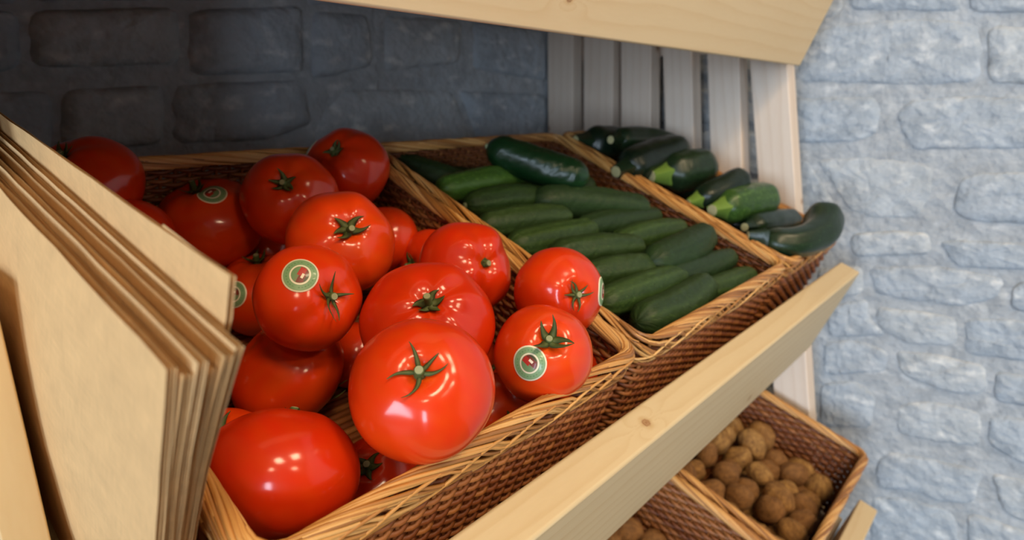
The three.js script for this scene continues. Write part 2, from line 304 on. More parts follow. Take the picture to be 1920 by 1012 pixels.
function basket(f, x0, x1, depth, H, label, fine) {
  const o = thing('wicker_basket', label, 'basket'), w = x1 - x0;
  o.position.copy(f.p((x0 + x1) / 2, depth / 2, -H)); o.rotation.x = f.a;
  const hw = 0.0056, hh = 0.0072, loop = loopOf(w - 2 * hw - 0.004, depth - 2 * hw - 0.004, 0.016), geos = [];
  const pitch = fine ? 0.0043 : 0.0056, step = fine ? 0.003 : 0.005, stake = 0.0118, cols = [0x83491f, 0x8f5427, 0x763e1a, 0x9a5f2e].map((h) => new THREE.Color(h));
  const nStake = Math.round(loop.L / stake / 2) * 2;
  let row = 0;
  for (let y = 0.004; y < H - 0.013; y += pitch, row++) {
    const pts = [], n = Math.round(loop.L / step);
    for (let i = 0; i < n; i++) { const t = loop.L * i / n, [x, z, nx, nz] = loop.at(t), k = 0.0019 * Math.sin(Math.PI * nStake * t / loop.L + Math.PI * row); pts.push(V(x + nx * k, y + 0.0004 * N3.noise(t * 60, row, 1), z + nz * k)); }
    geos.push(tinted(tube(pts, pitch * (fine ? 0.48 : 0.57), fine ? 5 : 4, true), cols[Math.floor(rnd() * 4)]));
  }
  for (let i = 0; i < nStake; i++) { const [x, z] = loop.at(loop.L * (i + 0.5) / nStake); geos.push(tinted(tube([V(x, 0.002, z), V(x, H - 0.008, z)], 0.0016, 5), cols[i % 4])); }
  const wall = part('woven_wall', mergeGeometries(geos), M_weave, o); wall.userData.kind = 'stuff';
  const base = [];
  for (let i = 0, n = Math.floor((depth - 0.03) / 0.006); i < n; i++) { const z = -depth / 2 + 0.016 + i * 0.006; base.push(tinted(tube([V(-w / 2 + 0.012, 0.004, z), V(0, 0.004, z), V(w / 2 - 0.012, 0.004, z)], 0.0032, 5), cols[i % 4])); }
  part('woven_base', mergeGeometries(base), M_weave, o).userData.kind = 'stuff';
  // plaited border: each cane comes up inside, leans along the rim and goes down outside
  const rim = new THREE.Group(); rim.name = 'rim'; o.add(rim);
  const yc = H - hh, nMain = Math.round(loop.L / (fine ? 0.0058 : 0.008)), rad = fine ? 0.0013 : 0.0017;
  const lay = (t0, len, th0, th1, out, r) => {
    const pts = [], n = 24;
    for (let i = 0; i <= n; i++) {
      const k = i / n, th = th0 + (th1 - th0) * (k - 0.06 * Math.sin(2 * Math.PI * k)), [x, z, nx, nz] = loop.at(t0 + len * k);
      const q = (hw - r) * Math.cos(th) * (1 + out), sn = Math.sin(th), b = (sn < 0 && Math.cos(th) > 0 ? 0.019 : hh - r) * sn * (1 + out * 0.5) + yc; // hangs lower on the outside
      pts.push(V(x + nx * q, b, z + nz * q));
    }
    return tube(pts, (k) => r * (1 - 0.45 * Math.pow(Math.abs(2 * k - 1), 6)), 6);
  };
  for (let i = 0; i < nMain; i++) part('cane', lay(loop.L * i / nMain + rr(-0.001, 0.001), rr(0.16, 0.21), Math.PI * 1.12, -Math.PI * 0.46, rr(-0.05, 0.25), rad * rr(0.88, 1.12)), M_cane[Math.floor(rnd() * 5)], rim);
  const nBack = Math.floor(nMain * 0.12);
  for (let i = 0; i < nBack; i++) part('cane', lay(loop.L * i / nBack, rr(0.08, 0.1), -Math.PI * 0.45, Math.PI * 0.12, rr(0.2, 0.3), rad * rr(0.8, 1)), M_cane[Math.floor(rnd() * 5)], rim);
  return o;
}
basket(MID, 0.0, 0.3195, 0.385, 0.13, 'large wicker basket full of red tomatoes, nearest on the middle shelf', true);
basket(MID, 0.3215, 0.6625, 0.385, 0.13, 'wicker basket of small cucumbers, between the tomatoes and the zucchini', true);
basket(MID, 0.6645, 0.892, 0.385, 0.13, 'wicker basket of dark zucchini, at the slatted end of the middle shelf', false);
basket(LOW, 0.568, 0.878, 0.385, 0.13, 'wicker basket of small brown potatoes at the right end of the lower shelf', false);
basket(LOW, 0.254, 0.566, 0.385, 0.13, 'wicker basket on the lower shelf, mostly hidden under the front board, holding few potatoes', false);
/* ---------- tomatoes ---------- */
const M_tom = [[0.64, 0.036, 0.002], [0.60, 0.028, 0.002], [0.67, 0.047, 0.003]].map(([r, g, b]) => new THREE.MeshPhysicalMaterial({ color: new THREE.Color().setRGB(r, g, b), vertexColors: true, roughness: 0.4, clearcoat: 0.7, clearcoatRoughness: 0.15, specularIntensity: 0.2 }));
const M_sepal = new THREE.MeshStandardMaterial({ color: 0x4a5222, roughness: 0.7, side: THREE.DoubleSide });
const M_stem = new THREE.MeshStandardMaterial({ color: 0x4f5e2a, roughness: 0.75 });
const M_cut = new THREE.MeshStandardMaterial({ color: 0x8f9068, roughness: 0.8 });
const M_sticker = (() => {
  const c = document.createElement('canvas'); c.width = c.height = 256; const x = c.getContext('2d');
  const disc = (r, f) => { x.fillStyle = f; x.beginPath(); x.arc(128, 128, r, 0, 7); x.fill(); };
  disc(128, '#e6dcc0'); x.fillStyle = '#e6dcc0'; x.fillRect(0, 0, 256, 256); disc(116, '#7c9f74'); disc(72, '#e6e0c8'); disc(60, '#7c8a64');
  x.save(); x.beginPath(); x.arc(128, 128, 57, 0, 7); x.clip();
  x.fillStyle = '#7c3026'; x.fillRect(66, 66, 124, 66); x.fillStyle = '#b8342c'; x.fillRect(74, 104, 60, 44); x.fillStyle = '#4a4a34'; x.fillRect(96, 70, 62, 18);
  x.fillStyle = '#efe4d0'; x.fillRect(112, 100, 34, 18); x.fillStyle = '#6f9468'; x.fillRect(70, 148, 120, 40); x.restore();
  x.strokeStyle = '#4f7d4c'; x.lineWidth = 9; // small dashes of print round the green ring
  for (let i = 0; i < 26; i++) { const a = i / 26 * 6.283; if (i % 13 === 12) continue; x.globalAlpha = 0.35 + 0.4 * ((i * 7) % 5) / 5; x.beginPath(); x.arc(128, 128, 93, a, a + 0.13); x.stroke(); }
  const t = new THREE.CanvasTexture(c); t.colorSpace = THREE.SRGBColorSpace;
  return new THREE.MeshPhysicalMaterial({ map: t, roughness: 0.4, clearcoat: 0.2 });
})();
function tomatoForm(a, sd, lobes, amp, flat) { // radius for a unit direction, stem along +y
  return (d) => {
    const th = Math.acos(Math.max(-1, Math.min(1, d.y))), ph = Math.atan2(d.z, d.x);
    const b = flat; let r = 1 / Math.sqrt((1 - d.y * d.y) + (d.y * d.y) / (b * b));
    r *= 1 - 0.2 * Math.exp(-((th / 0.27) ** 2)) - 0.05 * Math.exp(-(((Math.PI - th) / 0.2) ** 2));
    const w = Math.sin(th) * Math.exp(-((th - 0.45) ** 2) / 0.55);
    r *= 1 + amp * w * Math.cos(lobes * ph + sd + 0.8 * Math.sin(ph + sd * 2)) + 0.022 * N3.noise(d.x * 1.6 + sd, d.y * 1.6, d.z * 1.6) + amp * 0.5 * Math.sin(th) * N3.noise(Math.cos(ph) * 1.8 + sd, 3, Math.sin(ph) * 1.8);
    return a * r;
  };
}
function tomatoBody(form, a) {
  const g = new THREE.SphereGeometry(1, 72, 54), p = g.attributes.position, d = V(), col = new Float32Array(p.count * 3);
  for (let i = 0; i < p.count; i++) {
    d.set(p.getX(i), p.getY(i), p.getZ(i)).normalize(); const r = form(d); p.setXYZ(i, d.x * r, d.y * r, d.z * r);
    const th = Math.acos(Math.max(-1, Math.min(1, d.y))), ripe = 1 + 0.1 * fbm(d.x * 3 + a * 400, d.y * 3, d.z * 3, 3), cork = Math.exp(-((th / 0.2) ** 2)) * clamp(0.5 + N3.noise(d.x * 30, d.z * 30, a * 99));
    col[3 * i] = ripe; col[3 * i + 1] = 1 + 2.2 * cork + 0.3 * N3.noise(d.x * 5, d.y * 5, a * 50); col[3 * i + 2] = 1 + cork;
  }
  g.setAttribute('color', new THREE.BufferAttribute(col, 3));
  g.computeVertexNormals();
  const n = g.attributes.normal, cols = 73; // close the seam of the sphere and its poles
  for (let r = 0; r <= 54; r++) { const i = r * cols, j = i + 72; d.set(n.getX(i) + n.getX(j), n.getY(i) + n.getY(j), n.getZ(i) + n.getZ(j)).normalize(); n.setXYZ(i, d.x, d.y, d.z); n.setXYZ(j, d.x, d.y, d.z); }
  for (let k = 0; k < cols; k++) { n.setXYZ(k, 0, 1, 0); n.setXYZ(54 * cols + k, 0, -1, 0); }
  return g;
}
// one sepal: a narrow ribbon that follows the skin, then lifts off at its tip
function sepal(form, a, ph, len, wide, lift, bend) {
  const n = 10, pos = [], idx = [];
  for (let i = 0; i <= n; i++) {
    const k = i / n, th = 0.05 + len * k, an = ph + bend * k * k, w = wide * (k < 0.25 ? 0.65 + 1.4 * k : Math.pow(1 - (k - 0.25) / 0.75, 0.8)) + 0.0002;
    const d = V(Math.sin(th) * Math.cos(an), Math.cos(th), Math.sin(th) * Math.sin(an)), r = form(d) + 0.0013 + lift * k * k + 0.0022 * Math.exp(-((k / 0.3) ** 2));
    const c = d.clone().multiplyScalar(r), s = V(-Math.sin(an), 0, Math.cos(an)), h = 0.0006;
    for (const [q, e] of [[-1, 0], [0, h], [1, 0], [0, -h * 0.7]]) { const v = c.clone().addScaledVector(s, q * w).addScaledVector(d, e); pos.push(v.x, v.y, v.z); }
  }
  for (let i = 0; i < n; i++) for (let k = 0; k < 4; k++) { const l = (k + 1) % 4, o = i * 4; idx.push(o + k, o + l, o + 4 + k, o + l, o + 4 + l, o + 4 + k); }
  const g = new THREE.BufferGeometry(); g.setAttribute('position', new THREE.Float32BufferAttribute(pos, 3)); g.setIndex(idx); g.computeVertexNormals(); return g;
}
function stickerGeo(form, dir, R) {
  const s = V(0, 1, 0).cross(dir).normalize(), t = dir.clone().cross(s).normalize(), a = form(dir), rings = 7, n = 40, pos = [], uv = [], idx = [];
  pos.push(...dir.clone().multiplyScalar(a + 0.0004).toArray()); uv.push(0.5, 0.5);
  for (let r = 1; r <= rings + 1; r++) for (let i = 0; i < n; i++) {
    const q = Math.min(r / rings, 1), an = i / n * 2 * Math.PI, d = dir.clone().addScaledVector(s, Math.cos(an) * q * R / a).addScaledVector(t, Math.sin(an) * q * R / a).normalize();
    pos.push(...d.clone().multiplyScalar(form(d) + (r > rings ? -0.0003 : 0.0004)).toArray()); uv.push(0.5 + 0.5 * q * Math.cos(an), 0.5 + 0.5 * q * Math.sin(an));
  }
  for (let i = 0; i < n; i++) { idx.push(0, 1 + i, 1 + (i + 1) % n); for (let r = 0; r < rings; r++) { const o = 1 + r * n, j = (i + 1) % n; idx.push(o + i, o + n + i, o + j, o + j, o + n + i, o + n + j); } }
  const g = new THREE.BufferGeometry(); g.setAttribute('position', new THREE.Float32BufferAttribute(pos, 3)); g.setAttribute('uv', new THREE.Float32BufferAttribute(uv, 2)); g.setIndex(idx); g.computeVertexNormals(); return g;
}
const STYLE = { // label, lobes, lobe depth, flatness, [sepal length, sepal width, lift], sepals, stub length
  big_calyx: ['large glossy tomato topping the pile, its thin green calyx and cut stem facing up', 6, 0.014, 0.84, [0.6, 0.0014, 0.002], 5, 0.007],
  front_left: ['big smooth tomato nearest the camera in the front left basket corner, stem hidden', 5, 0.012, 0.82, [0.3, 0.003, 0.001], 5, 0.006],
  mid_left: ['smooth wide tomato beside the paper bags, behind the big front left one, no stem showing', 5, 0.015, 0.8, [0.62, 0.003, 0.004], 5, 0.006],
  sticker_mid: ['tomato with a round green sticker on its front and its calyx turned to the right', 6, 0.03, 0.9, [0.5, 0.0015, 0.008], 5, 0.006],
  behind_big: ['wide ribbed tomato partly hidden behind the large calyx-up tomato in the middle', 7, 0.045, 0.76, [0.34, 0.004, 0.002], 5, 0.011],
  sticker_right: ['tomato with a round green sticker below its upturned calyx, at the front rim', 5, 0.02, 0.97, [0.34, 0.0032, 0.009], 5, 0.004],
  right_top: ['tomato overhanging the divider by the cucumbers, calyx facing right and a sticker on its edge', 5, 0.028, 0.92, [0.42, 0.0013, 0.002], 7, 0.004],
  lobed: ['deeply lobed tomato right of centre with a small dry stem scar and a bright highlight', 4, 0.1, 0.86, [0.12, 0.003, 0.001], 4, 0.004],
  mid_back: ['ribbed tomato with calyx turned right, behind the one with the sticker facing front', 5, 0.06, 0.8, [0.4, 0.0036, 0.003], 5, 0.011],
  back_mid: ['tomato in the back row with a dark green calyx, left below the topmost tomato', 6, 0.03, 0.84, [0.36, 0.003, 0.002], 6, 0.006],
  back_top: ['topmost tomato at the back right corner, with a pale sticker on its left edge', 6, 0.035, 0.82, [0.36, 0.0034, 0.002], 6, 0.005],
  sticker_back: ['tomato with an oval-looking green sticker near its top, in the back row beside the bags', 6, 0.03, 0.84, [0.3, 0.0034, 0.003], 5, 0.01],
  dark_corner: ['dark shaded tomato in the far back left corner of the basket against the stone wall', 6, 0.03, 0.8, [0.4, 0.003, 0.002], 6, 0.005],
  behind_bag: ['tomato peeking out just above the edge of the raised paper bag', 6, 0.02, 0.84, [0.4, 0.003, 0.002], 5, 0.005],
  left_low: ['tomato with a half-hidden green sticker, squeezed between the paper bags and another stickered tomato', 6, 0.03, 0.88, [0.34, 0.0035, 0.004], 6, 0.008],
  shadow_sticker: ['small tomato by the right basket wall with a sticker half covered by its ribbed neighbour', 5, 0.03, 0.9, [0.4, 0.003, 0.002], 5, 0.005],
  behind_lobed: ['tomato showing only a red edge behind the lobed tomato', 5, 0.02, 0.85, [0.6, 0.003, 0.003], 5, 0.007],
  gap_right: ['low tomato wedged between the large calyx-up tomato and the front rim, calyx near the rim', 5, 0.02, 0.86, [0.55, 0.003, 0.003], 5, 0.007],
  low_right: ['low tomato in the front right basket corner, a red sliver under the stickered one', 5, 0.02, 0.86, [0.4, 0.003, 0.002], 5, 0.005],
  low_front: ['low tomato with a dark calyx between the two biggest tomatoes at the front rim', 5, 0.02, 0.86, [0.5, 0.003, 0.003], 6, 0.006],
  low_left: ['low tomato with a pale stem, between the bags and the big front left tomato', 5, 0.02, 0.86, [0.5, 0.003, 0.003], 5, 0.008],
  deep_mid: ['deep red tomato in the dark gap left of the large calyx-up tomato', 5, 0.02, 0.88, [0.4, 0.003, 0.002], 5, 0.005],
};
const UPV = V(0, 1, 0);
function tomato(key, at, a, axis, st, i, style = STYLE[key], group) {
  const o = thing('tomato', style[0], 'tomato', group), form = tomatoForm(a, i * 1.7 + 0.4, style[1], style[2], style[3]);
  o.position.set(...at);
  const q = new THREE.Quaternion().setFromUnitVectors(UPV, V(...axis).normalize()).multiply(new THREE.Quaternion().setFromAxisAngle(UPV, i * 2.1)); o.quaternion.copy(q);
  part('fruit', tomatoBody(form, a), M_tom[i % 3], o);
  const [len, wide, lift] = [style[4][0] * 0.74, style[4][1] * 0.85, style[4][2]], n = style[5], y0 = form(V(0, 1, 0));
  for (let k = 0; k < n; k++) part('sepal', sepal(form, a, 2 * Math.PI * (k + 0.25 * Math.sin(k * 5 + i)) / n, len * (0.75 + 0.35 * Math.abs(Math.sin(k * 3 + i))), wide, lift * (0.4 + 1.1 * Math.abs(Math.sin(k * 2.3 + i))), 0.55 * Math.sin(k * 4 + i)), M_sepal, o);
  const L = style[6], stub = new THREE.LatheGeometry([[0.0004, -0.003], [0.0036, -0.002], [0.0028, 0.002], [0.0023, L * 0.7], [0.0027, L], [0.0021, L + 0.0006], [0.0001, L + 0.0007]].map(([x, y]) => new THREE.Vector2(x, y)), 14);
  const stem = part('stem', stub, style[6] < 0.0045 ? M_stem : M_stem, o); stem.position.y = y0 + 0.001; stem.rotation.z = 0.25 * Math.sin(i * 3);
  const cut = new THREE.CylinderGeometry(0.0021, 0.0022, 0.0008, 14); const cm = part('cut_face', cut, M_cut, stem); cm.position.y = L + 0.0006;
  if (st) { const d = V(...st).normalize().applyQuaternion(q.clone().invert()); part('sticker', stickerGeo(form, d, 0.0118), M_sticker, o, 'round green and cream paper sticker'); }
}
const TOM = [
  ['big_calyx',[0.113,1.1849,-0.0262],0.0393,[-0.51,0.66,0.552],null],
  ['front_left',[0.0511,1.1442,-0.0707],0.0417,[0.52,0.762,-0.387],null],
  ['mid_left',[0.1253,1.1396,-0.195],0.0444,[0.6,-0.76,0.25],null],
  ['sticker_mid',[0.1226,1.2077,-0.1523],0.0359,[0.012,0.234,0.972],[-0.454,0.675,0.582]],
  ['behind_big',[0.1778,1.1876,-0.0949],0.0459,[-0.437,0.708,0.555],null],
  ['sticker_right',[0.2241,1.1682,-0.0307],0.0340,[-0.514,0.643,0.568],[-0.902,0.212,0.376]],
  ['right_top',[0.2779,1.1941,-0.0586],0.0347,[-0.418,0.213,0.883],[0.487,0.087,0.869]],
  ['lobed',[0.2492,1.2053,-0.1308],0.0389,[-0.14,0.37,0.919],null],
  ['mid_back',[0.1816,1.2286,-0.199],0.0417,[-0.276,0.514,0.812],null],
  ['back_mid',[0.1864,1.2549,-0.2784],0.0403,[-0.511,0.537,0.672],null],
  ['back_top',[0.2697,1.2708,-0.3158],0.0422,[-0.655,0.634,0.412],[-0.596,0.509,-0.621]],
  ['sticker_back',[0.1444,1.2302,-0.3447],0.0460,[-0.337,0.928,0.161],[-0.153,0.766,0.625]],
  ['dark_corner',[0.0603,1.2729,-0.3563],0.0409,[-0.551,0.786,0.282],null],
  ['behind_bag',[0.0745,1.2309,-0.3148],0.0322,[-0.981,0.029,0.193],null],
  ['left_low',[0.1604,1.1711,-0.2955],0.0405,[-0.083,0.994,0.072],[-0.833,0.306,0.462]],
  ['shadow_sticker',[0.2647,1.2099,-0.2537],0.0318,[0.686,-0.7,-0.197],[-0.732,0.065,0.679]],
  ['behind_lobed',[0.285,1.1898,-0.2142],0.0310,[-0.991,0.113,0.069],null],
  ['gap_right',[0.2278,1.1058,-0.0794],0.0302,[-0.322,0.049,0.945],null],
  ['low_right',[0.3072,1.1129,-0.0702],0.0344,[0.697,-0.635,-0.333],null],
  ['low_front',[0.1278,1.091,-0.0931],0.0307,[-0.519,0.802,0.294],null],
  ['low_left',[0.0616,1.1171,-0.164],0.0271,[-0.29,0.875,0.386],null],
  ['deep_mid',[0.1908,1.1282,-0.2098],0.0280,[0.832,-0.53,-0.164],null],
];
TOM.forEach((t, i) => tomato(...t, i));
{ // the layer underneath, seen only as dark red in the gaps
  let k = 0;
  for (let x = 0.055; x < 0.29; x += 0.071) for (let s = 0.052; s < 0.36; s += 0.073) {
    const n = -0.092 + rr(-0.004, 0.004), p = MID.p(x + rr(-0.006, 0.006), s + rr(-0.006, 0.006), n), a = 0.0325;
    if (TOM.some(([, c, r]) => p.distanceTo(V(...c)) < (r + a) * 0.84)) continue;
    k++;
    tomato('under', p.toArray(), a, [rr(-1, 1), rr(-0.3, 1), rr(-1, 1)], null, 30 + k, ['tomato at the bottom of the basket, nearly hidden beneath the others', 5, 0.02, 0.86, [0.4, 0.003, 0.002], 5, 0.005], 'tomatoes under the pile');
  }
}

/* ---------- cucumbers and zucchini ---------- */
function skin(sd, base, light, dots) { // u round the fruit, v along it: faint lengthwise stripes, flecks
  return pixels(256, 512, (x, y) => {
    const u = x / 256, a = u * 2 * Math.PI, v = y / 512, cx = Math.cos(a), cz = Math.sin(a);
    const stripe = clamp(0.5 + 1.3 * fbm(cx * 2.6, cz * 2.6, sd + v * 0.8, 4)), fleck = clamp((fbm(cx * 11, cz * 11 + v * 46, sd + 3, 3) - 0.16) * 5) * dots;
    return mixc(mixc(base, light, stripe * 0.55), light.map((k) => Math.min(255, k * 1.45 + 14)), fleck);
  });
}
const bumpy = pixels(256, 512, (x, y) => { const a = x / 256 * 2 * Math.PI, k = 110 + 260 * Math.max(0, fbm(Math.cos(a) * 8, Math.sin(a) * 8 + y / 512 * 40, 5, 2) - 0.12) + 26 * Math.cos(a * 9); return [k, k, k]; }, false);
const fruitMat = (map, rough, bump, coat) => new THREE.MeshPhysicalMaterial({ map, vertexColors: true, roughness: rough, bumpMap: bumpy, bumpScale: bump, clearcoat: coat * 0.4, specularIntensity: 0.6, clearcoatRoughness: 0.3 });
const M_cuc = [fruitMat(skin(2, [34, 54, 24], [66, 88, 42], 0.35), 0.55, 0.0016, 0.15), fruitMat(skin(8, [38, 60, 26], [74, 98, 44], 0.4), 0.55, 0.0016, 0.15), fruitMat(skin(15, [28, 48, 23], [54, 78, 38], 0.3), 0.55, 0.0014, 0.15)];
const M_cucPale = fruitMat(skin(29, [58, 92, 34], [108, 146, 60], 0.4), 0.42, 0.001, 0.3), M_cucDark = fruitMat(skin(33, [16, 44, 22], [26, 62, 30], 0.15), 0.3, 0.0005, 0.5);
const M_zuc = [fruitMat(skin(51, [14, 26, 17], [27, 43, 25], 0.6), 0.32, 0.0003, 0.45), fruitMat(skin(57, [19, 34, 20], [38, 58, 32], 0.6), 0.34, 0.0003, 0.45)];
const M_zucBright = fruitMat(skin(63, [40, 66, 26], [80, 108, 46], 0.8), 0.34, 0.0003, 0.45);
const M_zstem = new THREE.MeshPhysicalMaterial({ color: 0x66822f, roughness: 0.6 }), M_zcut = new THREE.MeshStandardMaterial({ color: 0xb0aa7c, roughness: 0.85 }), M_tip = new THREE.MeshStandardMaterial({ color: 0x9aa37a, roughness: 0.9 });
// a fruit along points, with rounded ends; prof(k) is its relative radius
function longFruit(pts, R, prof, sd, ribs, warts) {
  const curve = new THREE.CatmullRomCurve3(pts), n = 64, m = 36, fr = curve.computeFrenetFrames(n), pos = [], uv = [], col = [], idx = [], L = curve.getLength();
  const along = (i) => 0.5 - 0.5 * Math.cos(Math.PI * (i / n));
  for (let i = 0; i <= n; i++) {
    const k = along(i), c = curve.getPointAt(k), j = Math.round(k * n), e = Math.min(k, 1 - k) * L / R, cap = e < 0.9 ? Math.sqrt(Math.max(0, 1 - (1 - e / 0.9) ** 2)) : 1;
    for (let q = 0; q <= m; q++) {
      const a = q / m * 2 * Math.PI, r = R * prof(k) * cap * (1 + ribs * Math.cos(a * 6 + sd) + 0.06 * N3.noise(k * 5 + sd, Math.cos(a), Math.sin(a)) + warts * N3.noise(k * 26 + sd, Math.cos(a) * 4, Math.sin(a) * 4));
      const d = fr.normals[j].clone().multiplyScalar(Math.cos(a)).addScaledVector(fr.binormals[j], Math.sin(a));
      pos.push(c.x + d.x * r, c.y + d.y * r, c.z + d.z * r); uv.push(q / m, k);
      const tip = 1 + 0.5 * clamp(1 - (1 - k) * 9) * (0.6 + 0.8 * Math.abs(Math.cos(a * 3))); col.push(tip, tip, tip * 0.95);
    }
  }
  for (let i = 0; i < n; i++) for (let q = 0; q < m; q++) { const o = i * (m + 1) + q; idx.push(o, o + m + 1, o + 1, o + 1, o + m + 1, o + m + 2); }
  const g = new THREE.BufferGeometry(); g.setAttribute('position', new THREE.Float32BufferAttribute(pos, 3)); g.setAttribute('uv', new THREE.Float32BufferAttribute(uv, 2)); g.setAttribute('color', new THREE.Float32BufferAttribute(col, 3)); g.setIndex(idx); g.computeVertexNormals();
  const N = g.attributes.normal, d = V();
  for (let i = 0; i <= n; i++) { const a = i * (m + 1), b = a + m; d.set(N.getX(a) + N.getX(b), N.getY(a) + N.getY(b), N.getZ(a) + N.getZ(b)).normalize(); N.setXYZ(a, d.x, d.y, d.z); N.setXYZ(b, d.x, d.y, d.z); }
  return { g, curve, fr };
}
const CUC_LABEL = {
  top_dark: 'thick dark glossy cucumber lying on top at the back of the cucumber basket', pale_green: 'pale lime green cucumber at the back left of the cucumber basket',
  far_left: 'dark cucumber in the far left back corner of the cucumber basket', behind_pale: 'shaded cucumber just right of the pale lime green one',
  pale_tip: 'cucumber with a small whitish tip, just in front of the pale lime green one', thick_mid: 'thick dark cucumber across the middle back, ending by the zucchini divider',
  left_third: 'grey-green cucumber by the left rim, in front of the one with the whitish tip', left_fourth: 'cucumber by the left rim, just behind the tomato that overhangs the divider',
  slim_right: 'slim dark cucumber touching the zucchini divider halfway down the basket', mid_left_of_pair: 'left one of two cucumbers lying end to end across the middle',
  mid_right_of_pair: 'right one of two cucumbers lying end to end across the middle', bright_long: 'long bright cucumber lying raised on top at the right of the basket',
  short_front_left: 'short dull cucumber just right of the overhanging tomato', front_lower: 'cucumber directly behind the nearest one at the front left of its basket',
  right_slim: 'slim cucumber at the right front, in front of the long bright raised one', nearest: 'thick cucumber nearest the front rim of the cucumber basket', right_corner: 'short green cucumber in the front right corner by the rim',
};
const CUC = [
  ['top_dark',[0.4633,1.2806,-0.2913],[0.5236,1.2496,-0.2146],0.0159],
  ['pale_green',[0.3878,1.2428,-0.2885],[0.5002,1.2439,-0.2911],0.0132],
  ['far_left',[0.3817,1.2623,-0.358],[0.4196,1.2422,-0.3084],0.0125],
  ['behind_pale',[0.5278,1.2396,-0.2966],[0.5959,1.2268,-0.2647],0.0133],
  ['pale_tip',[0.402,1.2259,-0.2572],[0.4883,1.2211,-0.2455],0.0129],
  ['thick_mid',[0.4873,1.222,-0.2262],[0.5963,1.2041,-0.182],0.0163],
  ['left_third',[0.382,1.2104,-0.219],[0.4698,1.2062,-0.2086],0.0123],
  ['left_fourth',[0.3872,1.196,-0.1831],[0.4797,1.1939,-0.1781],0.0126],
  ['slim_right',[0.5025,1.1965,-0.1792],[0.6145,1.1923,-0.1687],0.0123],
  ['mid_left_of_pair',[0.417,1.185,-0.1507],[0.5019,1.1774,-0.1318],0.0126],
  ['mid_right_of_pair',[0.5188,1.1815,-0.1421],[0.6263,1.1784,-0.1343],0.0128],
  ['bright_long',[0.4894,1.1719,-0.0915],[0.6405,1.1754,-0.1002],0.0154],
  ['short_front_left',[0.4188,1.168,-0.114],[0.4875,1.1621,-0.0993],0.0127],
  ['front_lower',[0.3949,1.1546,-0.0809],[0.4974,1.1525,-0.0757],0.0134],
  ['right_slim',[0.5083,1.156,-0.0735],[0.6265,1.1534,-0.0671],0.0115],
  ['nearest',[0.3865,1.1464,-0.0444],[0.5184,1.1475,-0.0473],0.0141],
  ['right_corner',[0.5475,1.1375,-0.0491],[0.6347,1.1348,-0.0425],0.0116],
  ['low_a',[0.4215,1.2253,-0.3064],[0.4666,1.2108,-0.2706],0.0127],
  ['low_b',[0.4613,1.2091,-0.2744],[0.5577,1.1956,-0.2409],0.0133],
  ['low_c',[0.45,1.1886,-0.2237],[0.5497,1.1768,-0.1944],0.0127],
  ['low_d',[0.4557,1.1608,-0.1601],[0.5987,1.1552,-0.1463],0.0138],
  ['low_e',[0.4618,1.1455,-0.1223],[0.623,1.1421,-0.114],0.0136],
  ['low_f',[0.4547,1.133,-0.0915],[0.6383,1.1303,-0.0848],0.0134],
  ['low_g',[0.563,1.1993,-0.2448],[0.6283,1.176,-0.1871],0.0140],
  ['low_h',[0.432,1.243,-0.3637],[0.5106,1.2284,-0.3275],0.0136],
];
const norm = (z) => V(0, Math.cos(A), Math.sin(A)).multiplyScalar(z);
CUC.forEach(([key, a, b, r], i) => {
  const low = key.startsWith('low_');
  const o = thing('cucumber', low ? 'cucumber lying underneath the top layer in the cucumber basket' : CUC_LABEL[key], 'cucumber', low ? 'cucumbers under the top layer' : undefined);
  r *= 1.36;
  const P = V(...a), Q = V(...b), c = P.clone().lerp(Q, 0.5), s = V().subVectors(Q, P); // end points sit inside the rounded ends
  P.addScaledVector(s.clone().normalize(), -r * 0.6); Q.addScaledVector(s.clone().normalize(), r * 0.6); { const u = s.clone().normalize(), L = s.length(); if (L < 0.12 && key !== 'top_dark') { P.addScaledVector(u, -0.014); Q.addScaledVector(u, 0.014); } P.x = Math.max(P.x, 0.344); Q.x = Math.min(Q.x, 0.642); }
  o.position.copy(c);
  const bend = rr(-0.06, 0.08), mid = P.clone().lerp(Q, 0.5).addScaledVector(norm(1), s.length() * bend * 0.6).addScaledVector(V(0, 0, 1), s.length() * rr(-0.05, 0.05));
  const m = key === 'pale_green' ? M_cucPale : key === 'top_dark' ? M_cucDark : M_cuc[i % 3];
  const { g, curve } = longFruit([P, mid, Q].map((v) => v.clone().sub(c)), r, (k) => 0.72 + 0.3 * Math.pow(Math.sin(Math.PI * k), 0.7), i, 0.018, 0.055);
  part('fruit', g, m, o);
  if (['pale_tip', 'top_dark', 'slim_right', 'front_lower'].includes(key)) {
  const tip = new THREE.SphereGeometry(0.0032, 10, 8); tip.scale(1, 1, 0.6); const tm = part('blossom_tip', tip, M_tip, o); tm.position.copy(curve.getPointAt(0)); tm.lookAt(o.position.clone().add(curve.getPointAt(0)).sub(s)); }
});
const ZUC_LABEL = {
  back_left: 'dark zucchini at the far back of the zucchini basket against the slats', back_pale_tip: 'dark zucchini at the back with a small pale round cut end pointing left',
  back_right: 'long very dark zucchini leaning up behind the one with the pale green stem', pale_stem: 'thick black-green zucchini with a pale green stem end, at the middle of the divider',
  slim: 'slim dark zucchini tilted steeply up in front of the narrow slats', bright: 'bright green zucchini with a ragged yellow-green stem pointing left', cut_end: 'small zucchini with a cream cut stem end, between the bright green and the curved one',
  curved: 'curved thick zucchini at the front right corner, bending upward over the rim', low: 'dark zucchini lying underneath the others in the zucchini basket',
};
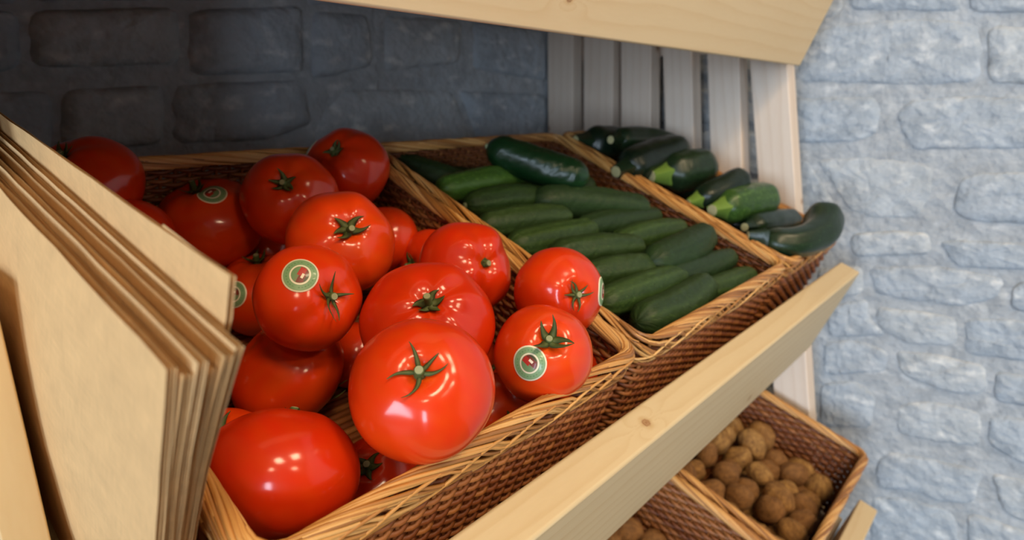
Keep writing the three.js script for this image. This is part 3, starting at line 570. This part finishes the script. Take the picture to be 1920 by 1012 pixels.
const ZUC = [
  ['back_left',[[0.6881,1.2776,-0.3265],[0.7499,1.2706,-0.3092],[0.8184,1.2614,-0.2865]],0.0224],
  ['back_pale_tip',[[0.7096,1.2815,-0.2827],[0.7804,1.2787,-0.2757],[0.8351,1.2689,-0.2515]],0.0164],
  ['back_right',[[0.6555,1.2453,-0.236],[0.7283,1.257,-0.2275],[0.7841,1.2668,-0.2142]],0.0215],
  ['pale_stem',[[0.7083,1.2357,-0.2068],[0.7541,1.2393,-0.1889],[0.7902,1.2437,-0.1732]],0.0239],
  ['slim',[[0.6979,1.2052,-0.1473],[0.7423,1.2166,-0.1301],[0.7862,1.2304,-0.1188]],0.0162],
  ['bright',[[0.707,1.1973,-0.117],[0.7676,1.1999,-0.1048],[0.8188,1.2015,-0.09]],0.0207],
  ['cut_end',[[0.7289,1.1746,-0.0823],[0.7829,1.1714,-0.0742],[0.8585,1.1678,-0.0654]],0.0149],
  ['curved',[[0.6808,1.1714,-0.0531],[0.7045,1.1663,-0.0191],[0.7486,1.172,-0.001],[0.7963,1.1895,-0.007]],0.0211],
  ['low1',[[0.7632,1.2536,-0.3366],[0.7814,1.2379,-0.2976],[0.8394,1.2194,-0.2519]],0.0223],
  ['low2',[[0.7786,1.2102,-0.2291],[0.8191,1.2001,-0.204],[0.861,1.1896,-0.178]],0.0216],
  ['low3',[[0.7574,1.1744,-0.1404],[0.7852,1.1595,-0.1037],[0.8354,1.1478,-0.0746]],0.0200],
];
ZUC.forEach(([key, ps, r], i) => { // three or four points along each fruit
  r *= key === 'curved' ? 1.15 : 1.24;
  const low = key.startsWith('low'), o = thing('zucchini', ZUC_LABEL[low ? 'low' : key], 'zucchini', low ? 'zucchini under the others' : undefined);
  const pts = ps.map((p) => V(...p)), c = pts[1].clone(), n = pts.length - 1; o.position.copy(c);
  const s = V().subVectors(pts[0], pts[1]).normalize(), e = V().subVectors(pts[n], pts[n - 1]).normalize();
  pts[0].addScaledVector(s, -r * 0.2); pts[n].addScaledVector(e, r * 0.45);
  
  const { g, curve } = longFruit(pts.map((v) => v.clone().sub(c)), r, (k) => key === 'curved' ? 0.66 + 0.4 * k : 0.8 + 0.22 * Math.sin(Math.PI * (0.1 + k * 0.8)), i * 3, 0.025, 0.012);
  part('fruit', g, key === 'bright' ? M_zucBright : M_zuc[['curved', 'cut_end'].includes(key) ? 1 : i % 2], o);
  const st = new THREE.CylinderGeometry(0.34 * r, 0.62 * r, 0.9 * r, 5, 4), p = st.attributes.position; // five-sided stem
  for (let k = 0; k < p.count; k++) { const y = p.getY(k) / r + 0.5, f = 1 + 0.35 * (0.5 - y) ** 2; p.setXYZ(k, p.getX(k) * f, p.getY(k), p.getZ(k) * f); } st.computeVertexNormals();
  const pale = ['pale_stem', 'bright', 'slim'].includes(key), stem = part('stem', st, pale ? M_zstem : M_zuc[1], o);
  const t = curve.getTangentAt(0).negate(); stem.quaternion.setFromUnitVectors(UPV, t); stem.position.copy(curve.getPointAt(0)).addScaledVector(t, r * 0.2);
  const cf = part('cut_face', new THREE.CylinderGeometry(0.28 * r, 0.3 * r, 0.001, 14), M_zcut, stem); cf.position.y = r * 0.45;
});

/* ---------- potatoes in the lower baskets ---------- */
const M_pot = [0, 1, 2].map((k) => new THREE.MeshStandardMaterial({ roughness: 0.85, bumpScale: 0.0015,
  map: pixels(256, 256, (x, y) => { const a = fbm(x / 26, y / 26, 70 + k * 9, 4), b = fbm(x / 5, y / 5, 90 + k, 2); return mixc([[166, 122, 66], [150, 106, 58], [178, 136, 76]][k], [98, 64, 34], clamp(0.35 + a + 0.7 * b)); }),
  bumpMap: pixels(256, 256, (x, y) => { const q = 128 + 120 * fbm(x / 14, y / 14, 33 + k, 4); return [q, q, q]; }, false) }));
const potGeo = [0, 1, 2, 3].map((k) => {
  const g = new THREE.SphereGeometry(1, 24, 18), p = g.attributes.position;
  for (let i = 0; i < p.count; i++) { const d = V(p.getX(i), p.getY(i), p.getZ(i)), r = 1 + 0.14 * N3.noise(d.x * 1.4 + k * 5, d.y * 1.4, d.z * 1.4) + 0.05 * N3.noise(d.x * 4 + k, d.y * 4, d.z * 4); p.setXYZ(i, d.x * r * (1.12 + 0.08 * k), d.y * r * 0.95, d.z * r); }
  g.computeVertexNormals(); return g;
});
const pots = [0, 1, 2, 3].map((k) => { const m = shade(new THREE.Mesh(potGeo[k], M_pot[k % 3])); m.name = 'potato'; return m; });
function potato(x, s, n, r, label, group) {
  const k = Math.floor(rnd() * 4), o = pots[k].clone(); o.material = M_pot[Math.floor(rnd() * 3)]; o.name = numbered('potato'); o.position.copy(LOW.p(x, s, n)); o.scale.setScalar(r);
  o.rotation.set(rr(0, 6), rr(0, 6), rr(0, 6)); o.userData = { label, category: 'potato', group }; scene.add(o);
}
const POT = 'small round brown potato in the heap at the right end of the lower shelf', POTG = 'potatoes in the right lower basket';
for (let l = 0; l < 2; l++) for (let i = 0; i < 8; i++) for (let j = 0; j < 8; j++) {
  const x = 0.598 + i * 0.038 + (j % 2) * 0.017 + l * 0.016 + rr(-0.007, 0.007), s = 0.034 + j * 0.037 + l * 0.016 + rr(-0.004, 0.004); if (x > 0.85 || s > (l ? 0.14 : 0.24)) continue;
  potato(x, s, (l ? -0.094 : -0.062) + rr(-0.014, 0.008) + 0.02 * Math.max(0, (s - 0.15)), rr(0.0162, 0.0215), POT, POTG);
}
for (let i = 0; i < 7; i++) for (let j = 0; j < 5; j++) potato(0.288 + i * 0.04 + (j % 2) * 0.012 + rr(-0.004, 0.004), 0.036 + j * 0.04 + rr(-0.004, 0.004), -0.1 + rr(-0.004, 0.006), rr(0.017, 0.021), 'small brown potato in the shade at the bottom of the half-hidden lower basket', 'potatoes in the half-hidden lower basket');

/* ---------- paper bags, standing flat against the tomato basket ---------- */
const M_kraft = [[212, 171, 118], [204, 162, 109], [216, 178, 127]].map((c, k) => new THREE.MeshStandardMaterial({ roughness: 0.82, side: THREE.DoubleSide, bumpScale: 0.0003,
  map: (() => { const t = pixels(512, 512, (x, y) => { const f = fbm(x / 3, y / 40, 5 + k, 3) + fbm(x / 40, y / 3, 9 + k, 3), g = fbm(x / 60, y / 60, 3 + k, 4), q = 1 + 0.08 * f + 0.06 * g; return c.map((v) => clamp(v * q / 255) * 255); }); t.repeat.set(6, 6); return t; })(),
  bumpMap: (() => { const t = pixels(256, 256, (x, y) => { const q = 128 + 110 * fbm(x / 12, y / 9, 5 + k, 4); return [q, q, q]; }, false); t.repeat.set(8, 8); return t; })() }));
// one sheet of a bag in shelf coordinates; x(s, n) is its bulge, cut shortens it to a gusset
function sheet(o, m, name, k, dx, topN, front0, cut, bulge, inset, slope = 0.195) {
  const nu = 16, nv = 16, pos = [], uv = [], idx = [], th = 0.00035;
  const front = (n) => { const q = clamp((0.12 - n) / 0.12), lean = 0.010 + 0.014 * k; return front0 + lean * (1.35 * q - 0.35 * q * q) + (n < 0 ? -n * 0.09 : 0) + inset; };
  for (const side of [0, 1]) for (let j = 0; j <= nv; j++) for (let i = 0; i <= nu; i++) {
    const b = j / nv, a = i / nu, top = topN - slope * a * cut, n = top + (-0.1275 - top) * b, s = front(n) + a * cut;
    const q = clamp(a * cut / 0.1), x = dx + bulge * Math.sin(Math.PI * Math.pow(b, 0.8)) * q * q * (3 - 2 * q) + 0.0006 * N3.noise(s * 30, n * 30, k * 9 + dx * 800) + (side - 0.5) * th;
    pos.push(x, n, -s); uv.push(s, n);
  }
  const w = nu + 1, off = w * (nv + 1);
  for (let j = 0; j < nv; j++) for (let i = 0; i < nu; i++) { const p = j * w + i; idx.push(p, p + 1, p + w, p + 1, p + w + 1, p + w); const r = p + off; idx.push(r, r + w, r + 1, r + 1, r + w, r + w + 1); }
  const edge = (p, q) => idx.push(p, q, p + off, q, q + off, p + off);
  for (let i = 0; i < nu; i++) { edge(i + 1, i); edge(nv * w + i, nv * w + i + 1); }
  for (let j = 0; j < nv; j++) { edge(j * w, (j + 1) * w); edge((j + 1) * w + nu, j * w + nu); }
  const g = new THREE.BufferGeometry(); g.setAttribute('position', new THREE.Float32BufferAttribute(pos, 3)); g.setAttribute('uv', new THREE.Float32BufferAttribute(uv, 2)); g.setIndex(idx); g.computeVertexNormals();
  part(name, g, m, o);
}
const BAG_LABELS = ['brown paper bag nearest the camera, its wide tan face turned to the left', 'second brown paper bag of the stack, right behind the wide tan face', 'third brown paper bag counted from the wide tan face',
  'fourth brown paper bag counted from the wide tan face', 'fifth brown paper bag counted from the wide tan face', 'rearmost full-height brown paper bag of the stack, next to the tall raised one', 'brown paper bag standing taller than the stack, its corner raised beside the stickered tomato'];
BAG_LABELS.forEach((label, i) => {
  const o = thing('paper_bag', label, 'paper bag'); o.position.set(0, 1.15, 0); o.rotation.x = A;
  const tall = i === 6, k = i / 5, x0 = tall ? -0.0058 : -0.0285 + i * 0.0037, m = M_kraft[i % 3], topN = tall ? 0.1355 : 0.1186 + [0, -0.0035, 0.0008, -0.0055, 0.0002, 0.0012][i], f0 = tall ? 0.0232 : 0.008 + rr(-0.001, 0.0014);
  const bulge = i === 0 ? -0.007 : i === 1 ? -0.003 : -0.002 * (1 - k);
  sheet(o, m, 'front_panel', tall ? 0.5 : k, x0, topN, f0, 0.31, bulge, 0, tall ? 0.23 : undefined);
  sheet(o, m, 'gusset', tall ? 0.5 : k, x0 + 0.0009, topN - 0.001, f0, 0.05, bulge * 0.6, 0.0006);
  if (!tall) sheet(o, m, 'gusset', k, x0 + 0.0018, topN - 0.0005, f0, 0.05, bulge * 0.6, 0.0003);
  sheet(o, m, 'back_panel', tall ? 0.5 : k, x0 + (tall ? 0.0018 : 0.0027), topN - 0.0008, f0, 0.31, bulge * 0.5, 0, tall ? 0.23 : undefined);
});

/* ---------- ceiling lamps of the shop ---------- */
const M_lampFrame = new THREE.MeshStandardMaterial({ color: 0xd8d8d8, roughness: 0.5 }), M_glow = new THREE.MeshStandardMaterial({ color: 0xfff0d8, emissive: 0xffd9a0, emissiveIntensity: 1.5 });
const lampSpots = [[-0.4, 1.1], [0.45, 1.15], [-1.4, 1.6], [0.0, 2.4]];
lampSpots.forEach(([x, z], i) => {
  const o = thing('ceiling_lamp', 'square warm white ceiling lamp in front of the rack, outside the picture', 'lamp', 'shop ceiling lamps'); o.position.set(x, ROOM.h, z);
  const fr = part('lamp_frame', mergeGeometries([boxAt(-0.22, 0.22, -0.05, 0, -0.22, -0.2), boxAt(-0.22, 0.22, -0.05, 0, 0.2, 0.22), boxAt(-0.22, -0.2, -0.05, 0, -0.2, 0.2), boxAt(0.2, 0.22, -0.05, 0, -0.2, 0.2)]), M_lampFrame, o);
  const df = part('diffuser', box(0.4, 0.01, 0.4), M_glow, o); df.position.y = -0.03;
  const l = new THREE.RectAreaLight(new THREE.Color(1.0, 0.76, 0.48), LAMP_LIGHT, 0.38, 0.38); l.position.set(x, ROOM.h - 0.042, z); l.lookAt(x, 0, z); scene.add(l);
});

renderer.render(scene, camera);
